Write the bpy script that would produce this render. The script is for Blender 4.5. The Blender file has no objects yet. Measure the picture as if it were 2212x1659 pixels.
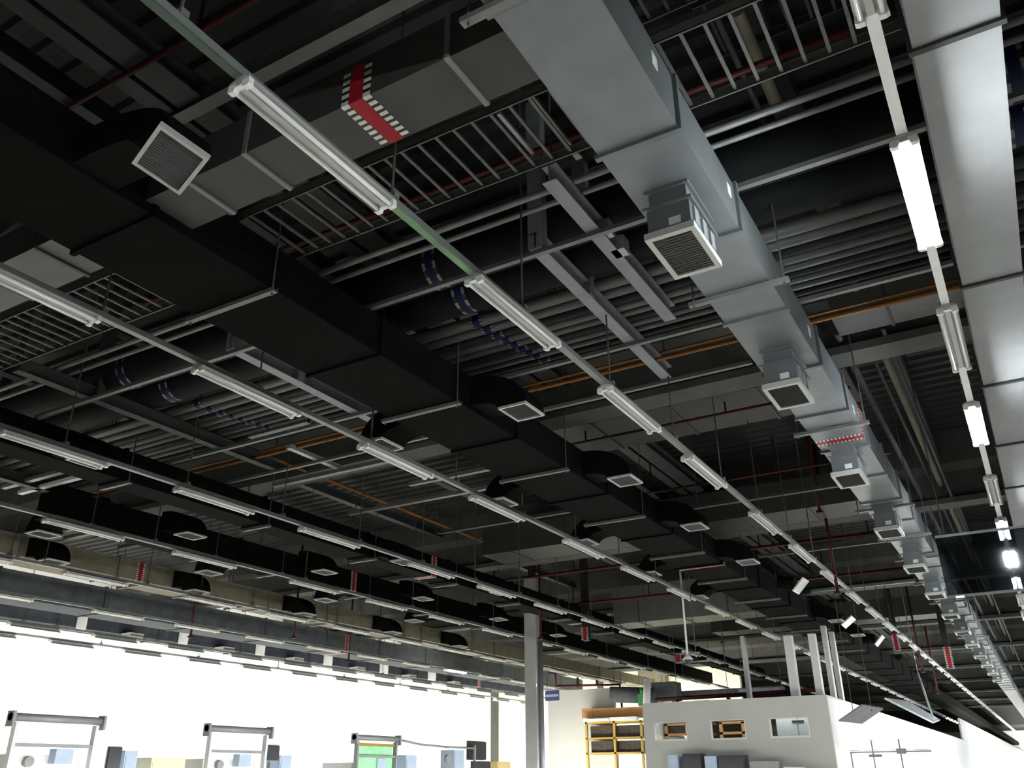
import bpy, bmesh, math, random
from mathutils import Vector, Matrix, Euler

random.seed(7)
scene = bpy.context.scene
C = scene.collection
H = 1.6                      # eye height; every z below is given above the eye and raised by H

# ------------------------------------------------------------------ camera, world, light, exposure
cam_d = bpy.data.cameras.new('camera')
cam = bpy.data.objects.new('camera', cam_d)
C.objects.link(cam)
cam_d.sensor_fit = 'HORIZONTAL'
cam_d.sensor_width = 36.0
cam_d.lens = 36.0 * 1851.04 / 2212.0
cam_d.clip_end = 400
YAW, PITCH, ROLL = math.radians(-30.3035), math.radians(24.6327), math.radians(-0.3822)
fwd = Vector((math.sin(YAW) * math.cos(PITCH), math.cos(YAW) * math.cos(PITCH), math.sin(PITCH)))
rgt = Vector((math.cos(YAW), -math.sin(YAW), 0))
upv = rgt.cross(fwd)
r2 = rgt * math.cos(ROLL) + upv * math.sin(ROLL)
u2 = -rgt * math.sin(ROLL) + upv * math.cos(ROLL)
cam.matrix_world = Matrix(((r2.x, u2.x, -fwd.x, 0), (r2.y, u2.y, -fwd.y, 0), (r2.z, u2.z, -fwd.z, H), (0, 0, 0, 1)))
scene.camera = cam

scene.view_settings.view_transform = 'Standard'
scene.view_settings.look = 'None'
scene.view_settings.gamma = 1.0
scene.view_settings.use_curve_mapping = False
scene.view_settings.exposure = 0.0

world = bpy.data.worlds.new('world')
scene.world = world
world.use_nodes = True
world.node_tree.nodes['Background'].inputs[0].default_value = (0.75, 0.85, 1.0, 1)
world.node_tree.nodes['Background'].inputs[1].default_value = 0.02


def area(name, loc, sx, sy, power, rot=(0, 0, 0), col=(1, 1, 1), spread=180):
    d = bpy.data.lights.new(name, 'AREA')
    d.shape = 'RECTANGLE'
    d.size, d.size_y = sx, sy
    d.energy = power
    d.color = col
    d.spread = math.radians(spread)
    o = bpy.data.objects.new(name, d)
    o.location = (loc[0], loc[1], loc[2] + H)
    o.rotation_euler = rot
    C.objects.link(o)
    return o


FLOOR_LIGHT = 0.62
# added fill strips below view, no fixtures; their floor bounce lights the roof
for (x, y, sx, sy, pw) in ((-4, 6, 9, 13, 620), (-4, 19, 8, 13, 560), (-14, 8, 8, 12, 560), (-14, 20, 8, 11, 620),
                           (-22, 14, 7, 14, 900), (-23, 32, 8, 18, 1300), (-2, 46, 6, 30, 1100), (3, 14, 4, 26, 300),
                           (-15, 32, 7, 9, 700), (-2, -8, 14, 8, 120), (-1, 80, 8, 36, 1500), (-1, 130, 10, 60, 4000)):
    ny = max(2, round(sy / 4))
    for ix in (-0.27, 0.27):
        for iy in range(ny):
            area('floor_fill', (x + ix * sx, y + sy * ((iy + 0.5) / ny - 0.5), -0.25), 0.4, 1.6, pw * FLOOR_LIGHT / (2 * ny), (0, 0, 0), (1.0, 0.98, 0.93))
# added fill below view: brightens the long booth wall and the far wall
area('hall_fill', (-2.6, 130, -0.3), 110, 0.6, 7000, (math.radians(90), 0, math.radians(90)), (1.0, 0.99, 0.95))
area('hall_fill', (-1, 165, -0.3), 10, 1.0, 9000, (math.radians(95), 0, 0), (1.0, 0.99, 0.95))
# added fill below view for the walls, partition, machines and booth front
area('wall_fill', (-23.5, 24, -0.3), 40, 0.6, 3000, (math.radians(100), 0, math.radians(90)), (1.0, 0.99, 0.95))
area('wall_fill', (-22, 40, -0.3), 12, 0.6, 1500, (math.radians(100), 0, 0), (1.0, 0.97, 0.88))
area('wall_fill', (-14, 42, -0.3), 8, 0.6, 700, (math.radians(100), 0, 0), (1.0, 0.97, 0.88))
area('wall_fill', (-19, 35, -0.3), 4, 0.5, 260, (math.radians(100), 0, 0), (1.0, 0.97, 0.9))
area('machine_fill', (-11.5, 17, -0.3), 22, 0.4, 320, (math.radians(88), 0, math.radians(90)), (1.0, 0.99, 0.96), 110)  # unseen fill added to brighten the machine fronts
area('wall_fill', (-8, 21.5, -0.35), 8, 0.6, 90, (math.radians(100), 0, 0), (1.0, 0.98, 0.92))
area('hall_fill', (-2.6, 44, -0.3), 30, 0.6, 1800, (math.radians(90), 0, math.radians(90)), (1.0, 0.99, 0.95))  # unseen fill added for the near part of the booth side

# ------------------------------------------------------------------ materials
MATS = {}


def mat(name, col, rough=0.6, metal=0.0, var=0.12, scale=6.0, bump=0.0, emit=None, estr=0.0, spec=0.5, coat=0.0):
    m = bpy.data.materials.new(name)
    m.use_nodes = True
    nt = m.node_tree
    b = nt.nodes['Principled BSDF']
    tc = nt.nodes.new('ShaderNodeTexCoord')
    n = nt.nodes.new('ShaderNodeTexNoise')
    n.inputs['Scale'].default_value = scale
    n.inputs['Detail'].default_value = 4
    nt.links.new(tc.outputs['Object'], n.inputs['Vector'])
    rp = nt.nodes.new('ShaderNodeValToRGB')
    rp.color_ramp.elements[0].position = 0.3
    rp.color_ramp.elements[1].position = 0.7
    rp.color_ramp.elements[0].color = tuple(c * (1 - var) for c in col) + (1,)
    rp.color_ramp.elements[1].color = tuple(min(1, c * (1 + var)) for c in col) + (1,)
    nt.links.new(n.outputs['Fac'], rp.inputs['Fac'])
    nt.links.new(rp.outputs['Color'], b.inputs['Base Color'])
    b.inputs['Roughness'].default_value = rough
    b.inputs['Metallic'].default_value = metal
    b.inputs['Specular IOR Level'].default_value = spec
    b.inputs['Coat Weight'].default_value = coat
    if bump:
        bp = nt.nodes.new('ShaderNodeBump')
        bp.inputs['Strength'].default_value = bump
        bp.inputs['Distance'].default_value = 0.01
        nt.links.new(n.outputs['Fac'], bp.inputs['Height'])
        nt.links.new(bp.outputs['Normal'], b.inputs['Normal'])
    if emit:
        b.inputs['Emission Color'].default_value = emit + (1,)
        b.inputs['Emission Strength'].default_value = estr
    MATS[name] = m
    return m


mat('galv', (0.155, 0.166, 0.168), 0.42, 0.25, 0.10, 3.0)
mat('galv_flange', (0.13, 0.145, 0.15), 0.45, 0.3, 0.1, 5.0)
mat('galv_light', (0.34, 0.36, 0.37), 0.4, 0.35, 0.1, 5.0)
mat('pale_duct', (0.30, 0.305, 0.30), 0.6, 0.05, 0.06, 3.0)
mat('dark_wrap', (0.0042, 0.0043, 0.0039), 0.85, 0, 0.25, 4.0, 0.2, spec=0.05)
mat('grey_wrap', (0.085, 0.096, 0.102), 0.7, 0, 0.2, 4.0, 0.2, spec=0.15)
mat('tan_wrap', (0.17, 0.152, 0.105), 0.7, 0, 0.15, 4.0)
mat('deck', (0.022, 0.024, 0.022), 0.6, 0.1, 0.2, 1.5, spec=0.3)
mat('steel', (0.06, 0.063, 0.06), 0.55, 0.2, 0.15, 5.0, spec=0.3)
mat('steel_blue', (0.22, 0.225, 0.245), 0.5, 0.1, 0.1, 5.0)
mat('concrete', (0.085, 0.087, 0.077), 0.8, 0, 0.15, 2.0, spec=0.2)
mat('column_paint', (0.40, 0.405, 0.385), 0.3, 0, 0.12, 2.0, coat=0.3)
mat('strut', (0.16, 0.163, 0.15), 0.5, 0.2, 0.12, 7.0)
mat('rod', (0.09, 0.093, 0.085), 0.5, 0.3, 0.1, 8.0)
mat('lamp_white', (0.86, 0.86, 0.83), 0.4, 0, 0.03, 8.0)
mat('tube_off', (0.92, 0.92, 0.90), 0.25, 0, 0.02, 8.0)
mat('tube_on', (0.9, 0.9, 0.9), 0.3, 0, 0.0, 8.0, emit=(0.88, 0.95, 1.0), estr=430.0)
mat('tube_on_warm', (0.9, 0.9, 0.9), 0.3, 0, 0.0, 8.0, emit=(1.0, 0.97, 0.88), estr=150.0)
mat('rail', (0.20, 0.215, 0.205), 0.45, 0.3, 0.08, 6.0)
mat('green_strip', (0.13, 0.24, 0.12), 0.5, 0, 0.35, 3.0)
mat('reflector', (0.48, 0.50, 0.51), 0.5, 0.1, 0.06, 5.0)
mat('red_tape', (0.30, 0.012, 0.022), 0.5, 0, 0.1, 6.0, spec=0.2)
mat('band_white', (0.20, 0.20, 0.18), 0.5, 0, 0.05, 6.0)
mat('ladder', (0.10, 0.102, 0.09), 0.55, 0.2, 0.12, 7.0)
mat('cross_light', (0.10, 0.103, 0.095), 0.5, 0.1, 0.1, 3.0)
mat('cross_mid', (0.06, 0.062, 0.055), 0.5, 0.1, 0.1, 3.0)
mat('pale_yellow', (0.80, 0.62, 0.28), 0.5, 0, 0.05, 4.0)
mat('lamp_body', (0.46, 0.455, 0.43), 0.5, 0, 0.03, 8.0)  # grey on a white housing: shade between the tubes put into the colour
mat('slate_wrap', (0.04, 0.047, 0.055), 0.7, 0, 0.2, 4.0, 0.2, spec=0.15)
mat('green_dark', (0.05, 0.08, 0.055), 0.5, 0, 0.2, 3.0)
mat('tape_white', (0.60, 0.59, 0.52), 0.5, 0, 0.05, 6.0)
mat('tape_black', (0.012, 0.012, 0.012), 0.5, 0, 0.05, 6.0)
mat('tape_blue', (0.006, 0.010, 0.045), 0.5, 0, 0.1, 6.0, spec=0.2)
mat('red_pipe', (0.05, 0.005, 0.006), 0.5, 0, 0.15, 5.0, spec=0.2)
mat('orange_pipe', (0.20, 0.075, 0.010), 0.5, 0, 0.15, 5.0, spec=0.2)
mat('black_pipe', (0.006, 0.0066, 0.007), 0.7, 0, 0.2, 5.0, spec=0.12)
mat('grey_pipe', (0.07, 0.073, 0.066), 0.5, 0.2, 0.15, 4.0)
mat('dark_pipe', (0.015, 0.016, 0.015), 0.65, 0, 0.15, 4.0, spec=0.2)
mat('grille_frame', (0.50, 0.50, 0.46), 0.45, 0.1, 0.05, 8.0)
mat('grille_slat', (0.11, 0.115, 0.11), 0.5, 0.2, 0.06, 8.0)
mat('white_sticker', (0.62, 0.70, 0.62), 0.5, 0, 0.03, 8.0)
mat('wall_white', (0.80, 0.79, 0.74), 0.75, 0, 0.03, 0.6)
mat('wall_cream', (0.80, 0.77, 0.55), 0.8, 0, 0.05, 0.6)
mat('booth_wall', (0.52, 0.525, 0.485), 0.6, 0, 0.04, 0.8)
mat('booth_side', (0.72, 0.72, 0.69), 0.6, 0, 0.03, 0.8)
mat('floor_mat', (0.55, 0.55, 0.53), 0.5, 0, 0.06, 0.6)
mat('machine_white', (0.78, 0.78, 0.77), 0.45, 0, 0.03, 3.0)
mat('machine_grey', (0.30, 0.31, 0.31), 0.5, 0.2, 0.08, 4.0)
mat('machine_blue', (0.45, 0.56, 0.70), 0.5, 0, 0.05, 4.0)
mat('machine_green', (0.36, 0.80, 0.44), 0.4, 0, 0.15, 2.5)
mat('screen_black', (0.03, 0.032, 0.036), 0.3, 0, 0.1, 4.0)
mat('yellow_paint', (0.38, 0.25, 0.03), 0.5, 0, 0.08, 4.0)
mat('cardboard', (0.42, 0.21, 0.08), 0.8, 0, 0.1, 3.0)
mat('dark_stock', (0.05, 0.04, 0.03), 0.8, 0, 0.5, 5.0)
mat('blue_sign', (0.05, 0.07, 0.26), 0.5, 0, 0.05, 4.0)
mat('sign_ink', (0.45, 0.50, 0.66), 0.5, 0, 0.03, 4.0)
mat('green_box', (0.03, 0.22, 0.06), 0.5, 0, 0.1, 4.0)
mat('chrome', (0.62, 0.64, 0.66), 0.25, 0.8, 0.05, 5.0)
mat('led', (0.5, 0.9, 0.7), 0.3, 0, 0, 5.0, emit=(0.5, 1.0, 0.75), estr=3.0)

# tinted glass
g = bpy.data.materials.new('tinted_glass')
g.use_nodes = True
nt = g.node_tree
for n_ in list(nt.nodes):
    if n_.type == 'BSDF_PRINCIPLED':
        nt.nodes.remove(n_)
out = [n_ for n_ in nt.nodes if n_.type == 'OUTPUT_MATERIAL'][0]
tr = nt.nodes.new('ShaderNodeBsdfTransparent')
tr.inputs[0].default_value = (0.30, 0.31, 0.34, 1)
gl = nt.nodes.new('ShaderNodeBsdfGlossy')
gl.inputs['Roughness'].default_value = 0.06
gl.inputs[0].default_value = (0.8, 0.8, 0.8, 1)
mx = nt.nodes.new('ShaderNodeMixShader')
mx.inputs[0].default_value = 0.07
nt.links.new(tr.outputs[0], mx.inputs[1])
nt.links.new(gl.outputs[0], mx.inputs[2])
nt.links.new(mx.outputs[0], out.inputs[0])
MATS['tinted_glass'] = g
g2 = g.copy()
g2.name = 'window_glass'
for n_ in g2.node_tree.nodes:
    if n_.type == 'BSDF_TRANSPARENT':
        n_.inputs[0].default_value = (0.8, 0.83, 0.83, 1)
MATS['window_glass'] = g2


# ------------------------------------------------------------------ mesh building
class MB:
    def __init__(self):
        self.bm = bmesh.new()
        self.mi = 0

    def _f(self, vs):
        try:
            f = self.bm.faces.new(vs)
            f.material_index = self.mi
            return f
        except ValueError:
            return None

    def box(self, x0, x1, y0, y1, z0, z1):
        v = [self.bm.verts.new(p) for p in ((x0, y0, z0), (x1, y0, z0), (x1, y1, z0), (x0, y1, z0),
                                            (x0, y0, z1), (x1, y0, z1), (x1, y1, z1), (x0, y1, z1))]
        for q in ((3, 2, 1, 0), (4, 5, 6, 7), (0, 1, 5, 4), (1, 2, 6, 5), (2, 3, 7, 6), (3, 0, 4, 7)):
            self._f([v[i] for i in q])
        return self

    def prism(self, prof, axis, a, b):
        """closed profile swept along an axis; profile is (y,z) for x, (x,z) for y, (x,y) for z"""
        def P(t, p):
            return (t, p[0], p[1]) if axis == 'x' else ((p[0], t, p[1]) if axis == 'y' else (p[0], p[1], t))
        va = [self.bm.verts.new(P(a, p)) for p in prof]
        vb = [self.bm.verts.new(P(b, p)) for p in prof]
        n = len(prof)
        for i in range(n):
            self._f([va[i], va[(i + 1) % n], vb[(i + 1) % n], vb[i]])
        self._f(list(reversed(va)))
        self._f(vb)
        return self

    def tube(self, p, q, r, n=10, r2=None, cap=True):
        p, q = Vector(p), Vector(q)
        d = (q - p).normalized()
        a = d.orthogonal().normalized()
        b = d.cross(a)
        r2 = r if r2 is None else r2
        va, vb = [], []
        for i in range(n):
            t = 2 * math.pi * i / n
            o = a * math.cos(t) + b * math.sin(t)
            va.append(self.bm.verts.new(p + o * r))
            vb.append(self.bm.verts.new(q + o * r2))
        for i in range(n):
            f = self._f([va[i], va[(i + 1) % n], vb[(i + 1) % n], vb[i]])
            if f and n > 6:
                f.smooth = True
        if cap:
            self._f(list(reversed(va)))
            self._f(vb)
        return self

    def path(self, pts, r, n=8):
        for a, b in zip(pts[:-1], pts[1:]):
            self.tube(a, b, r, n)
        for p in pts[1:-1]:
            self.ball(p, r * 1.12, n)
        return self

    def ball(self, p, r, n=10, sz=1.0):
        m = Matrix.Translation(p) @ Matrix.Diagonal((r, r, r * sz, 1))
        res = bmesh.ops.create_uvsphere(self.bm, u_segments=n, v_segments=max(4, n // 2), radius=1.0, matrix=m)
        for v in res['verts']:
            for f in v.link_faces:
                f.smooth = True
                f.material_index = self.mi
        return self

    def slab(self, pts, t):
        """a four-cornered plate of thickness t"""
        pts = [Vector(p) for p in pts]
        n = (pts[1] - pts[0]).cross(pts[3] - pts[0]).normalized() * t
        a = [self.bm.verts.new(p) for p in pts]
        b = [self.bm.verts.new(p + n) for p in pts]
        self._f(list(reversed(a)))
        self._f(b)
        for i in range(4):
            self._f([a[i], a[(i + 1) % 4], b[(i + 1) % 4], b[i]])
        return self

    def mesh(self, name, m):
        bmesh.ops.recalc_face_normals(self.bm, faces=self.bm.faces)
        me = bpy.data.meshes.new(name)
        self.bm.to_mesh(me)
        self.bm.free()
        for x in (m if isinstance(m, (list, tuple)) else (m,)):
            me.materials.append(MATS[x])
        return me

    def build(self, name, m, parent=None, loc=None):
        o = bpy.data.objects.new(name, self.mesh(name, m))
        C.objects.link(o)
        if parent:
            o.parent = parent
        if loc:
            o.location = loc
        return o


def meta(o, label, cat, group=None, kind=None):
    if label:
        o['label'] = label
    if cat:
        o['category'] = cat
    if group:
        o['group'] = group
    if kind:
        o['kind'] = kind
    return o


def thing(name, label, cat, loc=(0, 0, 0), group=None, rot=(0, 0, 0)):
    o = bpy.data.objects.new(name, None)
    o.empty_display_size = 0.2
    o.location = (loc[0], loc[1], loc[2] + H)
    o.rotation_euler = rot
    C.objects.link(o)
    return meta(o, label, cat, group)


def single(name, label, cat, mb, m, loc=(0, 0, 0), group=None, rot=(0, 0, 0)):
    o = mb.build(name, m, None, (loc[0], loc[1], loc[2] + H))
    o.rotation_euler = rot
    return meta(o, label, cat, group)


def struct(name, mb, m, label=None):
    o = mb.build(name, m, None, (0, 0, H))
    o['kind'] = 'structure'
    if label:
        o['label'] = label
    return o


def kids(o):
    return [c for c in bpy.data.objects if c.parent == o]


KIDS = {}


def copy_tree(src, loc, label, group=None, rot=None):
    c = src.copy()
    C.objects.link(c)
    c.location = (loc[0], loc[1], loc[2] + H)
    if rot:
        c.rotation_euler = rot
    c['label'] = label
    if group:
        c['group'] = group
    if src.name not in KIDS:
        KIDS[src.name] = [(k, kids(k)) for k in kids(src)]
    for k, gk in KIDS[src.name]:
        k2 = k.copy()
        C.objects.link(k2)
        k2.parent = c
        for s in gk:
            s2 = s.copy()
            C.objects.link(s2)
            s2.parent = k2
    return c


ORD = ('first second third fourth fifth sixth seventh eighth ninth tenth eleventh twelfth thirteenth fourteenth fifteenth '
       'sixteenth seventeenth eighteenth nineteenth twentieth twenty-first twenty-second twenty-third twenty-fourth '
       'twenty-fifth twenty-sixth twenty-seventh twenty-eighth twenty-ninth thirtieth').split()
ORD += ['thirty-' + q for q in ORD[:9]] + ['fortieth'] + ['forty-' + q for q in ORD[:9]]

# ------------------------------------------------------------------ the hall
struct('floor', MB().box(-30, 9, -14, 190, -1.8, -1.6), 'floor_mat', 'pale smooth factory floor')
# profiled roof deck, ridges across the hall
prof = []
y = -14.0
DZ = 7.05
while y < 190:
    prof += [(y, DZ), (y + 0.13, DZ), (y + 0.17, DZ + 0.07), (y + 0.30, DZ + 0.07)]
    y += 0.34
prof += [(190, DZ), (190, DZ + 0.25), (-14, DZ + 0.25)]
mb = MB()
strip = prof[:-2]
va = [mb.bm.verts.new((-30, p[0], p[1])) for p in strip]
vb = [mb.bm.verts.new((9, p[0], p[1])) for p in strip]
for i in range(len(strip) - 1):
    mb._f([va[i], va[i + 1], vb[i + 1], vb[i]])
mb.box(-30, 9, -14, 190, DZ + 0.1, DZ + 0.3)
struct('ceiling', mb, 'deck', 'dark profiled metal roof deck')
struct('wall_left', MB().box(-30.2, -29.6, -14, 190, -1.6, 7.05), 'wall_white', 'white side wall behind the lamp rows')
mb = MB().box(-29.6, -14.0, 48, 48.3, -1.6, 7.05)
struct('wall_back', mb, 'wall_cream', 'cream end wall behind the booth')
struct('wall_right', MB().box(8.8, 9, -14, 190, -1.6, 7.05), 'concrete')
struct('wall_far', MB().box(-30, 9, 189.7, 190, -1.6, 7.05), 'wall_white')
# pilasters on the cream wall
for x, w in ((-29.4, 0.5), (-26.2, 0.25), (-22.2, 0.3), (-18.5, 0.25)):
    single('wall_pilaster', 'grey pilaster against the cream end wall, %s the side wall' % {-29.4: 'in the corner of', -26.2: 'second from', -22.2: 'third from', -18.5: 'fourth from'}[x], 'pilaster',
           MB().box(-w / 2, w / 2, 0, 0.2, -1.6, 7.0), 'concrete', (x, 47.8, 0), 'pilasters on the end wall')
struct('wall_partition', MB().box(-20.9, -17.4, 39, 39.2, -1.6, 3.78), 'booth_wall', 'grey partition in front of the cream wall')

# concrete beams across the hall
for i, y in enumerate((11.5, 20.4, 29.3, 38.2, 47.1, 56.0, 64.9, 73.8, 82.7, 91.6)):
    mb = MB().prism([(-0.25, 0), (0.25, 0), (0.25, 0.12), (0.09, 0.2), (0.09, 0.75), (0.25, 0.9), (0.25, 1.6), (-0.25, 1.6), (-0.25, 0.9), (-0.09, 0.75), (-0.09, 0.2), (-0.25, 0.12)], 'x', -29.6, 9)
    single('roof_beam', 'pale concrete roof beam across the hall, %s from the camera end' % ORD[i], 'beam', mb, 'concrete', (0, y + 0.55, 5.45), 'roof beams')
single('steel_joist', 'slim steel joist crossing above the taped cross duct', 'beam', MB().box(-8.2, 0.6, -0.07, 0.07, 0, 0.015).box(-8.2, 0.6, -0.008, 0.008, 0.015, 0.2).box(-8.2, 0.6, -0.07, 0.07, 0.2, 0.215), 'strut', (0, 4.1, 6.0))
# steel purlins along the hall
for i, x in enumerate((-17.5, -14.6, -11.6, -8.7, -7.05, -6.33, -6.0, -2.9, -1.0, 1.9)):
    w = 0.10 if i not in (6,) else 0.16
    z = 6.05 if 3 < i < 7 else 6.5
    mb = MB().box(-w, w, 0, 80, 0, 0.02).box(-0.012, 0.012, 0, 80, 0.02, 0.20).box(-w, w, 0, 80, 0.20, 0.22)
    single('roof_purlin', 'steel purlin running the length of the hall, %s from the white side wall' % ORD[i], 'purlin', mb, 'steel', (x, -4, z), 'roof purlins')

# ------------------------------------------------------------------ lamp rows
LAMP_L = 1.5
STARTS = [0.0, 2.68, 5.39, 8.12, 10.8, 13.98, 16.62, 19.3, 22.0, 24.6] + [27.28 + 2.68 * i for i in range(36)]


def make_lamp(on=None, reflector=False):
    t = thing('batten_lamp', 'x', 'lamp')
    L = LAMP_L
    MB().prism([(-0.03, 0), (0.03, 0), (0.088, -0.022), (0.09, -0.036), (0.03, -0.036), (0.022, -0.066), (-0.022, -0.066), (-0.03, -0.036), (-0.09, -0.036), (-0.088, -0.022)], 'y', 0, L).build('housing', 'lamp_body', t)
    for q in (-1, 1):
        MB().tube((q * 0.06, 0.03, -0.07), (q * 0.06, L - 0.03, -0.07), 0.0165, 10).build('tube', on or 'tube_off', t)
    for y0 in (0.0, L - 0.04):
        MB().prism([(-0.09, -0.03), (0.09, -0.03), (0.095, -0.085), (0.075, -0.095), (0.04, -0.095), (0.03, -0.068), (-0.03, -0.068), (-0.04, -0.095), (-0.075, -0.095), (-0.095, -0.085)], 'y', y0, y0 + 0.04).build('lamp_holder', 'lamp_white', t)
    if reflector:
        MB().prism([(-0.05, -0.05), (0.05, -0.05), (0.15, -0.13), (0.145, -0.135), (0.05, -0.06), (-0.05, -0.06), (-0.145, -0.135), (-0.15, -0.13)], 'y', 0.0, L).build('reflector', 'reflector', t)
    return t


ROWS = [-0.02, -3.54, -7.03, -10.6, -13.85, -17.25, -20.75, -24.45, -26.6]
ROWNAME = ['the lit overhead lamp row', 'the lamp row next to the galvanised duct', 'the second lamp row from the galvanised duct',
           'the third lamp row from the galvanised duct', 'the fourth lamp row from the galvanised duct', 'the fifth lamp row from the galvanised duct',
           'the sixth lamp row from the galvanised duct', 'the lamp row second from the white wall', 'the lamp row along the white wall']
FIRST = [2, 2, 2, 3, 4, 4, 6, 6, 6]
FIRSTI = [0, 1, 1, 2, 3, 3, 4, 5, 5]
LASTI = [40, 41, 40, 24, 16, 14, 14, 16, 17]
LZ = 4.02
protos = {}
ROW_LIT0 = {0, 2, 4, 6, 8, 11, 12, 14, 15, 16, 18, 19, 20, 22, 23, 25, 27, 29, 31, 33, 35, 37, 39}
for r, x in enumerate(ROWS):
    # trunking rail with its hanger rods
    y0, y1 = -3.0, STARTS[LASTI[r]] + 2.0
    rt = thing('lamp_rail', 'long metal trunking rail carrying ' + ROWNAME[r], 'lamp rail', (x, y0, LZ), 'lamp rails')
    MB().prism([(-0.037, 0), (0.037, 0), (0.037, 0.06), (-0.037, 0.06)], 'y', 0, y1 - y0).build('rail', 'rail' if r else 'lamp_white', rt)  # over the camera, white stands in for tube light falling on the rail
    n = 0
    yy = 2.2
    mbk = None
    while yy < min(y1, 40):
        top = 3.0
        for (cx0, cx1, cy0, cy1, cz) in ((-3.7, -3.4, 6.5, 10.5, 5.0), (-8.2, -2.3, 12.95, 14.55, 5.75), (-12.1, -2.3, 18.8, 20.2, 5.3), (-12, -6.9, 26.9, 28.3, 4.6), (-11.1, -2.3, 34.4, 35.8, 5.2)):
            if cx0 < x < cx1 and cy0 < yy < cy1:
                top = cz - LZ
        MB().tube((0, yy - y0, 0.03), (0, yy - y0, top), 0.011, 6).build('hanger_rod', 'rod', rt)
        MB().box(-0.05, 0.05, yy - y0 - 0.03, yy - y0 + 0.03, 0.055, 0.10).build('rail_clamp', 'strut', rt)
        yy += 2.03 if r < 4 else 4.06
    if r == 1:
        for a, b in ((-3.0, 2.66), (4.2, 5.37)):
            MB().box(-0.03, 0.03, a - y0, b - y0, -0.012, 0.0).build('cover_strip', 'green_strip' if a > 0 else 'green_dark', rt)
    c = 0
    for i in range(FIRSTI[r], LASTI[r] + 1):
        lit = None
        if r == 0 and i in ROW_LIT0:
            lit = 'tube_on'
        if r == 6 and i == 11:
            lit = 'tube_on_warm'
        if r in (1, 2) and i > 28:
            lit = 'tube_on_warm'
        key = (lit, r in (7, 8))
        nm = 'white twin-tube batten lamp, %s along %s' % (ORD[c], ROWNAME[r])
        if lit and r < 7:
            nm = 'lit twin-tube batten lamp, %s along %s' % (ORD[c], ROWNAME[r])
        if r >= 7:
            nm = 'batten lamp with grey reflector, %s along %s' % (ORD[c], ROWNAME[r])
        loc = (x, STARTS[i], LZ)
        if key not in protos:
            p = make_lamp(lit, key[1])
            protos[key] = p
            p.location = (loc[0], loc[1], loc[2] + H)
            p['label'] = nm
            p['group'] = 'batten lamps'
        else:
            copy_tree(protos[key], loc, nm, 'batten lamps')
        c += 1

# ------------------------------------------------------------------ ducts along the hall


def tape_mesh(mb, segs):
    """warning tape: a coloured strip between two ladders of white and black ticks. segs: list of
    (origin, along, across, normal, length) -> slots 0 colour, 1 white, 2 black"""
    for o, a, w, n, L, width in segs:
        o, a, w, n = Vector(o), Vector(a), Vector(w), Vector(n)
        def q(s0, s1, t0, t1, th):
            v = [o + a * s0 + w * t0, o + a * s1 + w * t0, o + a * s1 + w * t1, o + a * s0 + w * t1]
            A = [mb.bm.verts.new(p) for p in v]
            B = [mb.bm.verts.new(p + n * th) for p in v]
            mb._f(A)
            mb._f(B)
            for k in range(4):
                mb._f([A[k], A[(k + 1) % 4], B[(k + 1) % 4], B[k]])
        mb.mi = 0
        q(0, L, width * 0.27, width * 0.73, 0.004)
        k = max(2, int(round(L / (width * 0.24))))
        st = L / k
        for i in range(k):
            for (t0, t1) in ((0, width * 0.25), (width * 0.75, width)):
                mb.mi = 1
                q(i * st, (i + 0.55) * st, t0, t1, 0.003)
                mb.mi = 2
                q((i + 0.55) * st, (i + 1) * st, t0, t1, 0.003)
    mb.mi = 0


TAPE = ['red_tape', 'tape_white', 'tape_black']


def long_duct(label, x0, x1, z0, z1, y0, y1, m, fl_m, flanges, tapes=(), name='air_duct'):
    t = thing(name, label, 'air duct', (x0, y0, z0))
    w, h = x1 - x0, z1 - z0
    MB().box(0, w, 0, y1 - y0, 0, h).build('duct_body', m, t)
    e = 0.03
    for y in flanges:
        yy = y - y0
        mb = MB()
        mb.box(-e, w + e, yy - 0.025, yy + 0.025, -e, 0).box(-e, w + e, yy - 0.025, yy + 0.025, h, h + e)
        mb.box(-e, 0, yy - 0.025, yy + 0.025, 0, h).box(w, w + e, yy - 0.025, yy + 0.025, 0, h)
        mb.build('flange', fl_m, t)
    for y in tapes:
        mb = MB()
        wd = 0.22
        yy = y - y0 - wd / 2
        tape_mesh(mb, [((0, yy, 0), (1, 0, 0), (0, 1, 0), (0, 0, -1), w, wd), ((w, yy, 0), (0, 0, 1), (0, 1, 0), (1, 0, 0), h, wd)])
        mb.build('warning_tape', TAPE, t)
    return t


def frange(a, b, s):
    r = []
    while a < b:
        r.append(a)
        a += s
    return r


ductA = long_duct('big galvanised air duct with square drop outlets beside the lit lamp row', -2.10, -1.45, 4.4, 4.88, -4, 180, 'galv', 'galv_flange',
                  [0.25, 1.8, 3.35, 4.97, 6.5, 8.14, 9.68, 11.25] + frange(12.8, 60, 1.56), (12.42,))
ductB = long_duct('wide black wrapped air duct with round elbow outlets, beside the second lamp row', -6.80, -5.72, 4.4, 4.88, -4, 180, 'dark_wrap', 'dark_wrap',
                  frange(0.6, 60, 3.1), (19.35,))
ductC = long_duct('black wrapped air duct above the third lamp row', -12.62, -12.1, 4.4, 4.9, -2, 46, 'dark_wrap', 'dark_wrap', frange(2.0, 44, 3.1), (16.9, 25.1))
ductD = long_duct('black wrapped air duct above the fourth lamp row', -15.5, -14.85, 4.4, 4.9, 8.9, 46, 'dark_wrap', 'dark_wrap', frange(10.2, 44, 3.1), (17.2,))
ductP = long_duct('tan wrapped air duct between the fourth and fifth lamp rows', -19.0, -18.05, 4.3, 4.75, 2, 46, 'tan_wrap', 'galv', frange(3.0, 44, 2.4), (13.2,))
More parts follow.
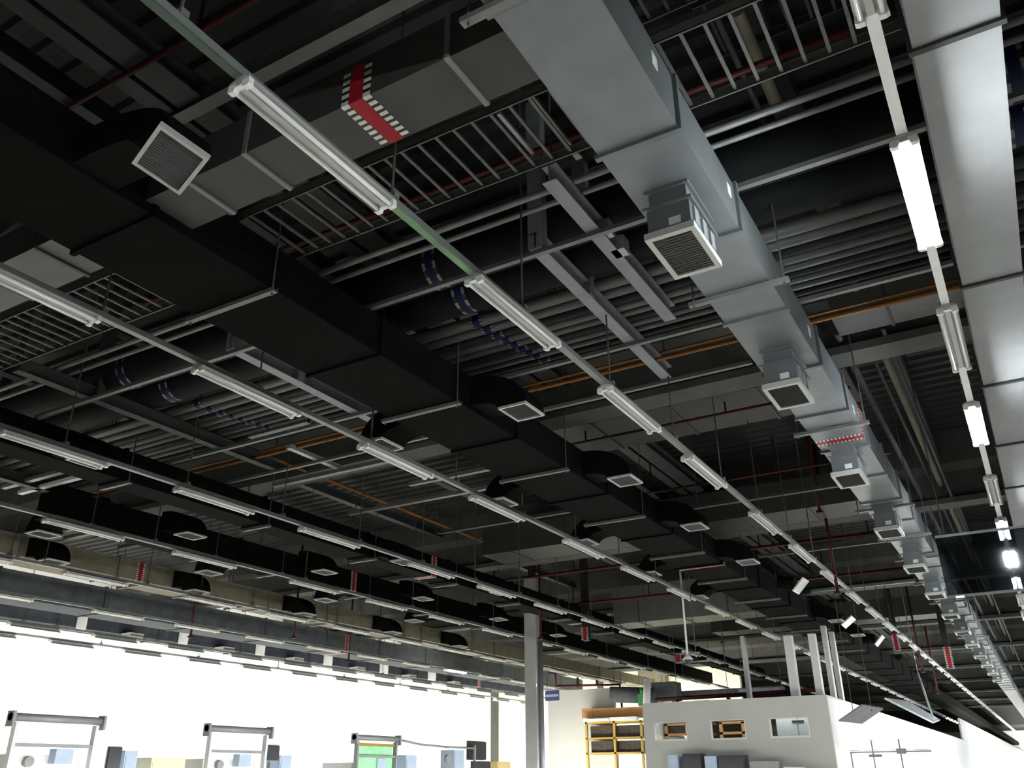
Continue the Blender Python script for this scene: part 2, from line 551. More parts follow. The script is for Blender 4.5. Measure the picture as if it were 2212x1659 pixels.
ductG = long_duct('tall grey wrapped air duct above the sixth lamp row', -23.5, -22.4, 4.28, 4.97, 2, 46, 'grey_wrap', 'grey_wrap', frange(3.0, 44, 3.1), (25.8,))
ductH = long_duct('grey wrapped air duct with white takeoffs near the white wall', -26.4, -25.5, 4.3, 4.97, 4, 46, 'slate_wrap', 'slate_wrap', frange(5.0, 44, 3.7), (40.0,))
ductF = long_duct('pale wide duct overhead beyond the lit lamp row', 0.17, 0.72, 4.6, 5.1, -4, 180, 'pale_duct', 'steel', [5.3, 9.0, 11.9, 14.5] + frange(17, 70, 3.2))

# drop outlets under the galvanised duct
t = thing('drop_outlet', 'square galvanised drop outlet under the galvanised duct, first from the camera end', 'air outlet', (-1.79, 5.9, 3.92), 'drop outlets of the galvanised duct')
MB().box(-0.16, 0.16, -0.30, 0.30, 0.30, 0.48).box(-0.19, 0.19, -0.33, 0.33, 0.455, 0.48).build('collar', 'galv', t)
bxo = MB().box(-0.18, 0.18, -0.32, 0.32, 0.06, 0.30).box(-0.21, 0.21, -0.35, 0.35, 0.285, 0.31).build('box', 'galv', t)
o = MB().box(-0.21, 0.21, -0.35, 0.35, 0.03, 0.06).box(-0.21, -0.165, -0.35, 0.35, 0, 0.03).box(0.165, 0.21, -0.35, 0.35, 0, 0.03).box(-0.165, 0.165, -0.35, -0.30, 0, 0.03).box(-0.165, 0.165, 0.30, 0.35, 0, 0.03).build('grille_frame', 'grille_frame', t)
mb = MB()
for k in range(17):
    yk = -0.295 + k * 0.036
    mb.slab([(-0.165, yk, 0.004), (0.165, yk, 0.004), (0.165, yk + 0.022, 0.026), (-0.165, yk + 0.022, 0.026)], 0.003)
mb.build('grille', 'grille_slat', o)
MB().box(0.0, 0.10, -0.326, -0.321, 0.09, 0.16).build('paper_sticker', 'white_sticker', bxo)
mb = MB()
for k in (-0.2, 0.0, 0.2):
    MB().box(0.18, 0.20, k - 0.05, k + 0.05, 0.10, 0.26).build('damper_bracket', 'galv_light', bxo)
for i, y in enumerate([9.32, 12.9] + [16.45 + 3.5 * k for k in range(10)]):
    copy_tree(t, (-1.79, y, 3.92), 'square galvanised drop outlet under the galvanised duct, %s from the camera end' % ORD[i + 1])
# stickers on the galvanised duct side
for i, (y, z) in enumerate(((4.55, 4.70), (6.3, 4.70), (9.3, 4.66), (11.9, 4.62))):
    single('duct_sticker', 'small pale sticker on the side of the galvanised duct, %s from the camera end' % ORD[i], 'sticker',
           MB().box(0, 0.004, -0.05, 0.05, -0.06, 0.06), 'white_sticker', (-1.45, y, z), 'duct stickers')


# trapeze hangers
def trapeze(x0, x1, z, top):
    t = thing('duct_hanger', 'x', 'duct hanger', (0, 0, 0), 'duct hangers')
    MB().prism([(-0.03, 0), (0.03, 0), (0.03, 0.045), (0.022, 0.045), (0.022, 0.008), (-0.022, 0.008), (-0.022, 0.045), (-0.03, 0.045)], 'x', x0, x1).build('channel', 'strut', t)
    for x in (x0 + 0.05, x1 - 0.05):
        MB().tube((x, 0, -0.03), (x, 0, top), 0.01, 6).build('hanger_rod', 'rod', t)
    return t


def hangers(x0, x1, z, ys, ductname):
    p = None
    for i, y in enumerate(ys):
        lab = 'channel hanger under the %s, %s from the camera end' % (ductname, ORD[i])
        if p is None:
            p = trapeze(x0, x1, z, 2.6)
            p.location = (0, y, z + H)
            p['label'] = lab
        else:
            copy_tree(p, (0, y, z), lab)


hangers(-2.28, -1.27, 4.34, [3.3, 7.5, 11.8, 16.3, 18.7, 20.9, 24.0, 27.1, 31.0, 35.0], 'galvanised duct')
hangers(-6.92, -5.66, 4.345, [5.1, 8.37, 11.43, 14.55, 17.85, 21.0, 24.1, 27.2, 30.3, 33.4, 36.5], 'black duct by the second lamp row')
hangers(-12.75, -12.0, 4.345, [5.2, 8.3, 11.4, 14.6, 17.8, 20.9, 24.0, 27.2], 'black duct above the third lamp row')
hangers(-15.65, -14.75, 4.345, [9.6, 12.6, 14.6, 17.8, 20.9, 24.0], 'black duct above the fourth lamp row')
hangers(-19.1, -17.95, 4.245, [10.0, 13.4, 16.8, 20.2, 23.6], 'tan duct')


# quarter-round elbow outlets at the side of the wrapped ducts
def elbow(side, m='dark_wrap', w=0.5, rx=0.83, h=0.46, drop=0.06):
    """local origin at the duct's lower edge, outlet on the +x side when side=1"""
    t = thing('elbow_outlet', 'x', 'air outlet', (0, 0, 0), 'elbow outlets of the black duct')
    pr = []
    N = 10
    for k in range(N + 1):
        a = math.pi / 2 * k / N
        pr.append((side * (rx * math.sin(a) if k else -0.03), -drop + (h + drop) * math.cos(a)))
    pr += [(side * (rx - 0.40), -drop)]
    for k in range(5):
        a = math.pi / 2 * (1 - k / 4)
        pr.append((side * ((rx - 0.42) * math.sin(a) if k < 4 else -0.03), -drop + 0.12 * math.cos(a)))
    MB().prism(pr, 'y', -w / 2, w / 2).build('elbow', m, t)
    cx = side * (rx - 0.2)
    a, b = 0.205, w / 2 + 0.005
    z = -drop
    gf = MB().box(cx - a, cx + a, -b, -b + 0.03, z - 0.03, z).box(cx - a, cx + a, b - 0.03, b, z - 0.03, z).box(cx - a, cx - a + 0.03, -b + 0.03, b - 0.03, z - 0.03, z).box(cx + a - 0.03, cx + a, -b + 0.03, b - 0.03, z - 0.03, z).build('grille_frame', 'grille_frame', t)
    mb = MB()
    for k in range(13):
        yk = -b + 0.035 + k * 0.034
        mb.slab([(cx - a + 0.03, yk, z - 0.026), (cx + a - 0.03, yk, z - 0.026), (cx + a - 0.03, yk + 0.02, z - 0.006), (cx - a + 0.03, yk + 0.02, z - 0.006)], 0.003)
    mb.build('grille', 'grille_frame' if m != 'dark_wrap' else 'grille_slat_light', gf)
    return t


mat('grille_slat_light', (0.27, 0.28, 0.27), 0.5, 0.1, 0.05, 8.0)
p = elbow(1)
p.location = (-5.72, 8.95, 4.40 + H)
p['label'] = 'black elbow outlet with pale grille, first on the lamp side of the wide black duct'
for i, y in enumerate((12.3, 15.6, 19.1, 28.5, 32.0)):
    copy_tree(p, (-5.72, y, 4.40), 'black elbow outlet with pale grille, %s on the lamp side of the wide black duct' % ORD[i + 1])
pl = elbow(-1)
pl.location = (-6.80, 9.0, 4.40 + H)
pl['label'] = 'black elbow outlet with pale grille, first on the wall side of the wide black duct'
for i, y in enumerate((12.3, 15.6, 19.1, 22.5)):
    copy_tree(pl, (-6.80, y, 4.40), 'black elbow outlet with pale grille, %s on the wall side of the wide black duct' % ORD[i + 1])
copy_tree(pl, (-6.80, 2.95, 4.40), 'black elbow outlet by the pale cross duct on the wall side of the black duct')
for x, ys, nm in ((-12.1, (7.2, 14.9, 19.0), 'third-row black duct'), (-14.85, (11.4, 15.4, 19.4, 23.4, 27.4), 'fourth-row black duct'),
                  (-18.05, (10.6, 14.4, 18.2, 22.2, 26.0), 'tan duct')):
    for i, y in enumerate(ys):
        copy_tree(p, (x, y, 4.36 if x > -13 else (4.55 if x > -15 else 4.25)), 'black elbow outlet on the %s, %s from the camera' % (nm, ORD[i]))
for i, y in enumerate((9.5, 13.6, 17.6, 21.6)):
    copy_tree(pl, (-15.5, y, 4.42), 'black elbow outlet, wall side of the fourth-row duct, %s from the camera' % ORD[i])

# the big swivelled outlet near the camera, hung from the black duct by a wrapped elbow
t = thing('swivel_outlet', 'large square air outlet with bright frame and dark grille, turned aslant below the black duct', 'air outlet', (-4.75, 3.12, 4.186), rot=(math.radians(-15.5), math.radians(-4.8), math.radians(-17.2)))
a, b = 0.25, 0.2
MB().box(-a, a, -b, -b + 0.03, -0.02, 0.03).box(-a, a, b - 0.03, b, -0.02, 0.03).box(-a, -a + 0.03, -b + 0.03, b - 0.03, -0.02, 0.03).box(a - 0.03, a, -b + 0.03, b - 0.03, -0.02, 0.03).build('grille_frame', 'grille_frame', t)
mb = MB()
for k in range(16):
    xk = -a + 0.032 + k * 0.0275
    mb.slab([(xk, -b + 0.03, -0.012), (xk + 0.018, -b + 0.03, 0.014), (xk + 0.018, b - 0.03, 0.014), (xk, b - 0.03, -0.012)], 0.003)
mb.build('grille', 'grille_slat', t)
mb = MB().box(-a + 0.02, a - 0.02, -b + 0.02, b - 0.02, 0.03, 0.10)
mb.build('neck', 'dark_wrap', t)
pr = []
for k in range(11):
    an = math.pi / 2 * k / 10
    pr.append((-5.72 + 1.16 * math.sin(an), 4.30 + 0.42 * math.cos(an)))
pr += [(-4.93, 4.30)]
for k in range(5):
    an = math.pi / 2 * (1 - k / 4)
    pr.append((-5.72 + 0.76 * math.sin(an), 4.30 + 0.12 * math.cos(an)))
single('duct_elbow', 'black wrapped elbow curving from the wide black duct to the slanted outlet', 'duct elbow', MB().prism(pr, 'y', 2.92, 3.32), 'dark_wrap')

# tilted outlets further along the black duct
for i, (x, y, z, rx, ry, rz) in enumerate(((-4.84, 23.02, 4.43, -0.3, -44.7, -1.9), (-4.95, 29.8, 4.44, -6.5, -35.3, 1.8), (-4.82, 34.9, 4.45, -4.1, -45.6, 2.5))):
    t2 = thing('tilted_outlet', 'small pale outlet tipped on edge beside the wide black duct, %s from the camera' % ORD[i], 'air outlet', (x, y, z), 'tilted outlets', rot=(math.radians(rx), math.radians(ry), math.radians(rz)))
    MB().box(-0.22, 0.22, -0.26, -0.22, 0, 0.04).box(-0.22, 0.22, 0.22, 0.26, 0, 0.04).box(-0.22, -0.18, -0.22, 0.22, 0, 0.04).box(0.18, 0.22, -0.22, 0.22, 0, 0.04).build('grille_frame', 'lamp_white', t2)
    mb = MB()
    for k in range(10):
        yk = -0.21 + k * 0.043
        mb.box(-0.18, 0.18, yk, yk + 0.026, 0.008, 0.03)
    mb.build('grille', 'lamp_white', t2)
    MB().tube((-0.06, 0, 0.17), (-0.30, 0, 0.5), 0.18, 12, 0.2).build('flexible_neck', 'dark_wrap', t2)

# white takeoffs of the grey duct by the wall
t = thing('side_takeoff', 'white side takeoff with dark box on the grey duct, first from the camera end', 'air outlet', (-25.5, 16.7, 4.2), 'takeoffs of the grey duct')
MB().box(0, 0.45, 0, 0.05, 0, 0.82).build('end_plate', 'lamp_white', t)
MB().box(0, 0.42, 0.05, 0.62, 0.03, 0.80).build('box', 'slate_wrap', t)
MB().box(0, 0.5, 1.6, 2.15, -0.02, 0.02).box(0.02, 0.48, 1.62, 2.13, 0.02, 0.12).build('grille', 'grille_frame', t)
for i, y in enumerate((20.6, 24.2, 28.0, 31.7, 35.4)):
    copy_tree(t, (-25.5, y, 4.2), 'white side takeoff with dark box on the grey duct, %s from the camera end' % ORD[i + 1])

# cross duct with the bent warning tape
t = thing('cross_duct', 'grey cross duct between the galvanised and black ducts, bent red tape round it', 'air duct', (-5.72, 3.60, 4.5))
mat('cross_grey', (0.042, 0.044, 0.038), 0.55, 0.0, 0.1, 3.0, spec=0.3)
MB().box(0, 3.62, 0, 0.50, 0, 0.40).build('duct_body', 'cross_grey', t)
for x in (0.52, 1.18, 3.12):
    MB().box(x - 0.02, x + 0.02, -0.02, 0.52, -0.02, 0).box(x - 0.02, x + 0.02, -0.02, 0, 0, 0.42).box(x - 0.02, x + 0.02, 0.5, 0.52, 0, 0.42).build('flange', 'strut', t)
mb = MB()
tape_mesh(mb, [((2.17, 0, 0), (0, 1, 0), (1, 0, 0), (0, 0, -1), 0.5, 0.27), ((2.17, 0, 0), (0, 0, 1), (1, 0, 0), (0, -1, 0), 0.34, 0.27)])
mb.build('warning_tape', TAPE, t)
t = thing('cross_duct', 'pale cross duct by the cable ladder, wall side of the wide black duct', 'air duct', (-11.5, 3.55, 4.5))
MB().box(0, 4.68, 0, 0.55, 0, 0.36).build('duct_body', 'cross_mid', t)
for x in (1.0, 2.2, 3.4, 4.3):
    MB().box(x - 0.02, x + 0.02, -0.02, 0.57, -0.02, 0).box(x - 0.02, x + 0.02, -0.02, 0, 0, 0.38).build('flange', 'steel', t)
t = thing('cross_duct', 'light grey cross duct under the roof between the galvanised duct and lit lamps', 'air duct', (-1.4, 10.93, 5.6))
MB().box(0, 4.4, 0, 0.62, 0, 0.4).build('duct_body', 'cross_light', t)
for x in (0.7, 2.1, 3.5):
    MB().box(x - 0.02, x + 0.02, -0.02, 0.64, -0.02, 0).box(x - 0.02, x + 0.02, -0.02, 0, 0, 0.42).build('flange', 'steel', t)
# second, higher cross duct
t = thing('cross_duct', 'wide grey cross duct high up beyond the orange pipe', 'air duct', (-7.2, 13.0, 5.75))
MB().box(0, 5.6, 0, 1.5, 0, 0.5).build('duct_body', 'cross_grey', t)
for x in (1.2, 2.7, 4.2):
    MB().box(x - 0.02, x + 0.02, -0.02, 1.52, -0.02, 0).box(x - 0.02, x + 0.02, -0.02, 0, 0, 0.5).build('flange', 'steel', t)
for i, (y, x0, x1, z) in enumerate(((18.9, -12.0, -2.4, 5.3), (27.0, -11.9, -6.95, 4.6), (34.5, -11.0, -2.4, 5.2))):
    t = thing('cross_duct', 'grey cross duct near the roof, %s beyond the wide one' % ORD[i], 'air duct', (x0, y, z))
    hh = 1.2 if i == 1 else 0.7
    MB().box(0, x1 - x0, 0, 1.2, 0, hh).build('duct_body', 'cross_light' if i == 1 else 'cross_grey', t)
    mb = MB()
    k = 0.9
    while k < x1 - x0:
        mb.box(k - 0.02, k + 0.02, -0.02, 1.22, -0.02, 0).box(k - 0.02, k + 0.02, -0.02, 0, 0, 0.7)
        k += 1.5
    mb.build('flange', 'steel', t)

# ------------------------------------------------------------------ cable ladders


def ladder(label, x0, x1, y0, y1, z, step=0.18, m='ladder'):
    t = thing('cable_ladder', label, 'cable ladder', (x0, y0, z))
    L, W = x1 - x0, y1 - y0
    for yy in (0, W):
        s = 0.02 if yy == 0 else -0.02
        MB().box(0, L, min(yy, yy + s * 0.3), max(yy, yy + s * 0.3), 0, 0.10).box(0, L, min(yy, yy + s), max(yy, yy + s), 0, 0.006).box(0, L, min(yy, yy + s), max(yy, yy + s), 0.094, 0.10).build('side_rail', m, t)
    rung = None
    k = 0.1
    n = 0
    while k < L and n < 98:
        if rung is None:
            rung = MB().box(-0.014, 0.014, 0.006, W - 0.006, 0.02, 0.04).build('rung', m, t, (k, 0, 0))
        else:
            q = rung.copy()
            C.objects.link(q)
            q.parent = t
            q.location = (k, 0, 0)
        k += step
        n += 1
    return t


ladder('wide cable ladder crossing above both ducts and under the roof', -16.0, 0.35, 4.68, 5.5, 5.0, 0.185)
ladder('upper cable ladder stacked over the wide ladder by the roof', -15.0, 0.1, 4.55, 5.15, 5.75, 0.17, 'steel')
ladder('cable ladder near the roof behind the lit lamp row', -1.4, 1.2, 5.6, 6.3, 6.2, 0.2, 'steel')
single('ladder_strut', 'pale strut lying across the wide cable ladder by the galvanised duct', 'strut', MB().box(-0.03, 0.03, 0, 0.95, 0, 0.03), 'strut', (-2.62, 4.78, 5.13))
single('ladder_strut', 'bright thin strut lying across the ladder, second from the galvanised duct', 'strut', MB().box(-0.018, 0.018, 0, 0.6, 0, 0.03), 'galv_light', (-2.95, 4.85, 5.13))

# ------------------------------------------------------------------ pipe rack across the hall


def xpipe(label, y, z, r, x0, x1, m, bands=(), cat='pipe', name='service_pipe', n=12):
    t = thing(name, label, cat, (x0, y, z))
    MB().tube((0, 0, 0), (x1 - x0, 0, 0), r, n).build('pipe', m, t)
    for bx in bands:
        mb = MB()
        mb.mi = 0
        mb.tube((bx - x0 - 0.05, 0, 0), (bx - x0 + 0.05, 0, 0), r + 0.004, 20, cap=False)
        for sx in (-0.09, 0.05):
            N = 20
            for k in range(N):
                a0, a1 = 2 * math.pi * k / N, 2 * math.pi * (k + 1) / N
                mb.mi = 1 if k % 2 else 2
                pts = [(bx - x0 + sx, (r + 0.004) * math.cos(a0), (r + 0.004) * math.sin(a0)), (bx - x0 + sx + 0.04, (r + 0.004) * math.cos(a0), (r + 0.004) * math.sin(a0)),
                       (bx - x0 + sx + 0.04, (r + 0.004) * math.cos(a1), (r + 0.004) * math.sin(a1)), (bx - x0 + sx, (r + 0.004) * math.cos(a1), (r + 0.004) * math.sin(a1))]
                mb.slab(pts, 0.002)
        mb.build('marking_band', ['tape_blue', 'band_white', 'tape_black'], t)
    return t


RX0, RX1 = -16.5, 3.0
xpipe('thin galvanised pipe across the hall, first pipe beyond the cable ladder', 6.12, 5.24, 0.035, RX0, RX1, 'strut')
xpipe('thin galvanised pipe across the hall, second pipe beyond the cable ladder', 6.32, 5.24, 0.03, RX0, RX1, 'strut')
xpipe('fat black insulated pipe with blue bands, first on the pipe rack', 7.0, 5.47, 0.27, RX0, RX1, 'black_pipe', (-5.05, -10.5, 0.9), n=20)
xpipe('fat black insulated pipe with blue bands, second on the pipe rack', 7.66, 5.47, 0.26, RX0, RX1, 'black_pipe', (-5.1, -10.4, 0.9), n=20)
for i, (y, r, m) in enumerate(((8.06, 0.08, 'grey_pipe'), (8.27, 0.07, 'grey_pipe'), (8.46, 0.06, 'dark_pipe'), (8.63, 0.06, 'grey_pipe'), (8.79, 0.05, 'grey_pipe'), (8.94, 0.05, 'dark_pipe'),
                                (9.08, 0.045, 'grey_pipe'), (9.24, 0.045, 'grey_pipe'), (9.40, 0.04, 'dark_pipe'), (9.58, 0.04, 'grey_pipe'))):
    xpipe('%s metal pipe on the pipe rack, %s beyond the fat black pipes' % ('dark' if m == 'dark_pipe' else 'grey', ORD[i]), y, 5.2 + r, r, RX0, RX1, m, (-5.2 + 0.03 * i, -10.3 + 0.04 * i))
xpipe('orange gas pipe across the hall just beyond the pipe rack', 9.86, 5.06, 0.028, RX0, RX1, 'orange_pipe')
xpipe('dull orange pipe beside the brighter orange pipe', 10.15, 5.3, 0.02, RX0, RX1, 'orange_pipe')
for i, (y, z, x0, x1) in enumerate(((6.67, 5.0, -12.2, 1.6), (9.11, 5.0, -12.2, 1.6), (10.40, 5.0, -12.2, -2.4))):
    single('rack_channel', 'steel channel under the pipe rack across the hall, %s from the camera end' % ORD[i], 'channel',
           MB().prism([(-0.03, 0), (0.03, 0), (0.03, 0.05), (0.02, 0.05), (0.02, 0.01), (-0.02, 0.01), (-0.02, 0.05), (-0.03, 0.05)], 'x', x0, x1), 'strut', (0, y, z - 0.055), 'pipe rack channels')


def rack_frame(x, label, y0=6.62, y1=10.42, upper=True, m='steel_blue'):
    t = thing('pipe_rack_frame', label, 'rack frame', (x, y0, 5.0), 'pipe rack frames')
    L = y1 - y0
    def ib(z):
        return MB().box(-0.075, 0.075, 0, L, z, z + 0.014).box(-0.008, 0.008, 0, L, z + 0.014, z + 0.18).box(-0.075, 0.075, 0, L, z + 0.18, z + 0.194)
    ib(0).build('lower_beam', m, t)
    if upper:
        ib(1.13).build('upper_beam', m, t)
    for yy in (0.0, 1.15):
        MB().box(-0.085, 0.085, yy, yy + 0.12, 0.02, 2.0).build('post', m, t)
    MB().tube((0, L - 0.05, 0.19), (0, L - 0.05, 2.0), 0.012, 6).build('hanger_rod', 'rod', t)
    if upper:
        MB().box(0.01, 0.11, 1.0, 1.12, 1.16, 1.30).box(0.02, 0.13, 1.75, 1.9, 1.2, 1.32).build('junction_box', 'galv_light', t)
    return t


rack_frame(-3.58, 'steel hanging frame under the pipe rack between the lamp row and galvanised duct', upper=False)
rack_frame(-8.05, 'steel hanging frame under the pipe rack beside the wide black duct', y1=9.9, upper=False)
t = thing('pipe_rack_beam', 'pale steel beam with two small boxes hung beside the rack frame by the galvanised duct', 'rack beam', (-2.93, 5.72, 5.0))
MB().box(-0.075, 0.075, 0, 3.1, 0, 0.014).box(-0.008, 0.008, 0, 3.1, 0.014, 0.18).box(-0.075, 0.075, 0, 3.1, 0.18, 0.194).build('beam', 'steel_blue', t)
MB().box(0.0, 0.14, 1.02, 1.16, 0.02, 0.17).build('junction_box', 'galv_light', t)
MB().box(0.0, 0.15, 1.36, 1.52, 0.0, 0.17).build('junction_box', 'galv_light', t)
for k in (0.05, 1.6, 3.0):
    MB().tube((0, k, 0.19), (0, k, 2.0), 0.012, 6).build('hanger_rod', 'rod', t)
rack_frame(-11.0, 'steel hanging frame under the pipe rack above the third lamp row', y0=5.6, upper=False, m='steel')
rack_frame(-15.6, 'steel hanging frame at the wall end of the pipe rack', upper=False, m='steel')

# red sprinkler pipes
RED = [(3.43, 6.0, -9.0, -3.6, 0.028, 'over the slanted outlet'), (5.95, 5.62, -9.0, 1.5, 0.035, 'over the pipe rack'), (12.4, 5.52, -7.4, -1.6, 0.03, 'below the second roof beam'), (13.25, 5.52, -7.4, -1.6, 0.025, 'beyond the second roof beam'),
       (16.4, 5.4, -7.4, -1.5, 0.025, 'by the third galvanised outlet'), (21.5, 5.2, -17, -2.2, 0.04, 'past the third roof beam'), (25.0, 5.0, -24, -2.3, 0.04, 'above the concrete column')]
for i, (y, z, x0, x1, r, w) in enumerate(RED):
    t = thing('sprinkler_pipe', 'dark red sprinkler pipe running across the hall ' + w, 'sprinkler pipe', (x0, y, z), 'sprinkler pipes')
    MB().tube((0, 0, 0), (x1 - x0, 0, 0), r, 10).build('pipe', 'red_pipe', t)
    k = 1.2
    while k < x1 - x0:
        MB().tube((k, 0, 0), (k, 0, 0.2 if i == 3 else 0.75), 0.018, 6).build('riser', 'red_pipe', t)
        k += 2.6
# long red drops
for i, (x, y, z0, z1) in enumerate(((-3.2, 18.0, 4.9, 6.9), (-3.45, 20.0, 3.6, 6.9), (-12.2, 22.4, 3.6, 6.0), (-19.5, 20.0, 3.9, 5.8), (-22.0, 18.2, 3.9, 5.8), (-22.0, 25.5, 3.9, 5.8), (-3.5, 34.0, 3.2, 6.5), (-3.8, 41, 3.0, 6.0))):
    single('sprinkler_drop', 'vertical dark red sprinkler drop pipe, %s from the camera end' % ORD[i], 'sprinkler pipe', MB().tube((0, 0, 0), (0, 0, 7.08 - z0), 0.035, 8).box(-0.06, 0.06, -0.06, 0.06, 0, 0.05), 'red_pipe', (x, y, z0), 'sprinkler drops')
# red tape bands hung as marks on far crossings
for i, (x, y, z, h) in enumerate(((-12.15, 25, 3.88, 0.4), (-14.3, 25.4, 4.55, 0.45), (-4.3, 34, 4.0, 0.55), (-2.72, 34, 3.3, 0.7))):
    mb = MB()
    tape_mesh(mb, [((0, 0, 0), (0, 0, 1), (1, 0, 0), (0, -1, 0), h, 0.24)])
    mb.mi = 2
    mb.box(0.02, 0.22, 0.005, 0.2, -0.02, 7.08 - z)
    single('marked_riser', 'square riser faced with red and white warning tape, %s from the camera end' % ORD[i], 'riser', mb, TAPE, (x, y, z), 'marked risers')

# orange pipes along the hall and grey conduits by the lit row
single('gas_pipe', 'orange gas pipe running along the hall above the black elbow outlets', 'pipe', MB().tube((0, 0, 0), (0.2, 9.5, 0), 0.028, 8), 'orange_pipe', (-7.45, 12.2, 6.3))
single('gas_pipe', 'orange gas pipe running along the hall towards the fourth lamp row', 'pipe', MB().tube((0, 0, 0), (0, 8, 0), 0.035, 8), 'orange_pipe', (-11.6, 10.3, 5.5))
for i, (x, z, r, m) in enumerate(((-1.02, 5.95, 0.06, 'tan_wrap'), (-1.20, 6.0, 0.03, 'steel'), (-1.45, 5.7, 0.05, 'steel'), (-0.85, 5.6, 0.03, 'steel'))):
    single('conduit', '%s conduit along the hall between galvanised duct and lit lamps, %s of four' % ('tan' if i == 0 else 'grey', ORD[i]), 'conduit', MB().tube((0, 0, 0), (0, 50, 0), r, 10), m, (x, 5.6 + (i > 1) * 6, z), 'conduits by the lit row')
# black cable bundles near the roof beyond the first elbow outlet
for i, (x, y, z) in enumerate(((-4.9, 8.3, 6.3), (-4.45, 8.3, 6.35), (-4.9, 12.25, 6.35))):
    mb = MB()
    for k in range(4):
        mb.tube((k * 0.09, 0, 0), (k * 0.09, 3.4, 0.02), 0.03, 6)
    for q in (0.4, 3.0):
        mb.tube((0.13, q, 0), (0.13, q, 7.06 - z), 0.008, 6)
    single('cable_bundle', 'dark bundle of parallel cables near the roof, %s beyond the orange pipe' % ORD[i], 'cables', mb, 'dark_pipe', (x, y, z), 'cable bundles')
# small channels crossing near the roof
CH = [(-16.2, -14.35, 8.9, 5.0, 'lamp_white'), (-16.3, -14.3, 8.62, 5.05, 'galv_light'), (-14.1, -13.4, 7.4, 5.0, 'strut'), (-10.5, -9.2, 9.3, 5.15, 'strut'), (-11.5, -8.6, 10.9, 4.9, 'strut'), (-9.5, -7.2, 12.4, 5.0, 'strut'), (-12.0, -7.2, 13.6, 5.1, 'strut'), (-11.5, -7.4, 16.2, 5.2, 'steel'),
      (-17.5, -15.6, 10.8, 4.7, 'strut'), (-17.6, -15.8, 12.2, 4.8, 'steel'), (-17.6, -15.8, 15.0, 4.8, 'strut'), (-21.8, -19.4, 13.0, 5.0, 'strut'), (-22, -19.4, 16.5, 5.0, 'strut'), (-22, -19.4, 20.4, 5.0, 'strut'), (-25.2, -23.7, 18.0, 5.1, 'strut'),
      (-5.5, -2.3, 16.7, 5.0, 'steel'), (-5.4, -2.4, 21.3, 4.9, 'steel'), (-5.2, -2.4, 26.0, 4.8, 'strut')]
for i, (x0, x1, y, z, m) in enumerate(CH):
    single('roof_channel', 'short metal channel crossing near the roof, %s counted away from the camera' % ORD[sorted(range(len(CH)), key=lambda q: CH[q][2]).index(i)], 'channel',
           MB().prism([(-0.05, 0), (0.05, 0), (0.05, 0.07), (0.035, 0.07), (0.035, 0.015), (-0.035, 0.015), (-0.035, 0.07), (-0.05, 0.07)], 'x', x0, x1), m, (0, y, z), 'roof channels')

single('side_channel', 'short pale channel lying along the hall above the third lamp row', 'channel', MB().box(-0.05, 0.05, 0, 1.3, 0, 0.06).box(-0.06, 0.06, 0, 1.3, 0.06, 0.07), 'galv_light', (-10.0, 9.7, 5.0))
# glass smoke barrier
t = thing('smoke_barrier', 'dark tinted glass smoke barrier with metal rails hung across the lit lamp row', 'smoke barrier', (-1.03, 15.75, 2.6))
MB().box(0, 3.4, -0.006, 0.006, 0.03, 1.0).build('glass_pane', 'tinted_glass', t)
MB().box(0, 3.4, -0.02, 0.02, 0.98, 1.02).build('top_rail', 'galv_light', t)
MB().box(0, 3.4, -0.02, 0.02, 0.0, 0.035).build('bottom_rail', 'galv_flange', t)
MB().box(0.12, 0.24, -0.03, -0.02, -0.02, 0.01).build('indicator', 'led', t)
for x in (0.15, 3.2):
    MB().tube((x, 0, 1.02), (x, 0, 4.4), 0.012, 6).build('hanger_rod', 'rod', t)

# ------------------------------------------------------------------ column and the far end
t = thing('concrete_column', 'pale concrete column standing in the hall before the cream wall', 'column', (-13.5, 24.3, -1.6))
MB().prism([(-0.19, -0.2), (0.19, -0.2), (0.21, -0.18), (0.21, 0.18), (0.19, 0.2), (-0.19, 0.2), (-0.21, 0.18), (-0.21, -0.18)], 'z', 0, 7.4).build('shaft', 'column_paint', t)
MB().tube((0.29, -0.05, 0), (0.29, -0.05, 5.45), 0.07, 12).build('downpipe', 'steel_blue', t)
MB().box(-0.27, 0.24, -0.24, 0.24, 6.3, 6.5).build('collar', 'concrete', t)

t = thing('dome_camera', 'white dome camera on a drop pole below the second lamp row', 'camera', (-7.0, 20.0, 2.45))
MB().tube((0, 0, 0.1), (0, 0, 2.2), 0.025, 8).build('pole', 'lamp_white', t)
MB().tube((0, 0, 0.0), (0, 0, 0.11), 0.12, 16, 0.05).build('housing', 'lamp_white', t)
MB().ball((0, 0, 0), 0.10, 14).build('dome', 'screen_black', t)
t = thing('marked_bracket', 'metal bracket with a red taped end behind the dome camera', 'bracket', (-7.4, 20.3, 2.42))
MB().box(0.0, 0.6, -0.02, 0.02, 0.19, 0.23).box(0.0, 1.0, -0.02, 0.02, 0.0, 0.03).build('arms', 'galv_light', t)
MB().box(0, 0.12, -0.03, 0.03, 0.03, 0.2).build('end_plate', 'red_tape', t)
MB().tube((0.5, 0, 0.2), (0.5, 0, 4.62), 0.012, 6).build('hanger_rod', 'rod', t)

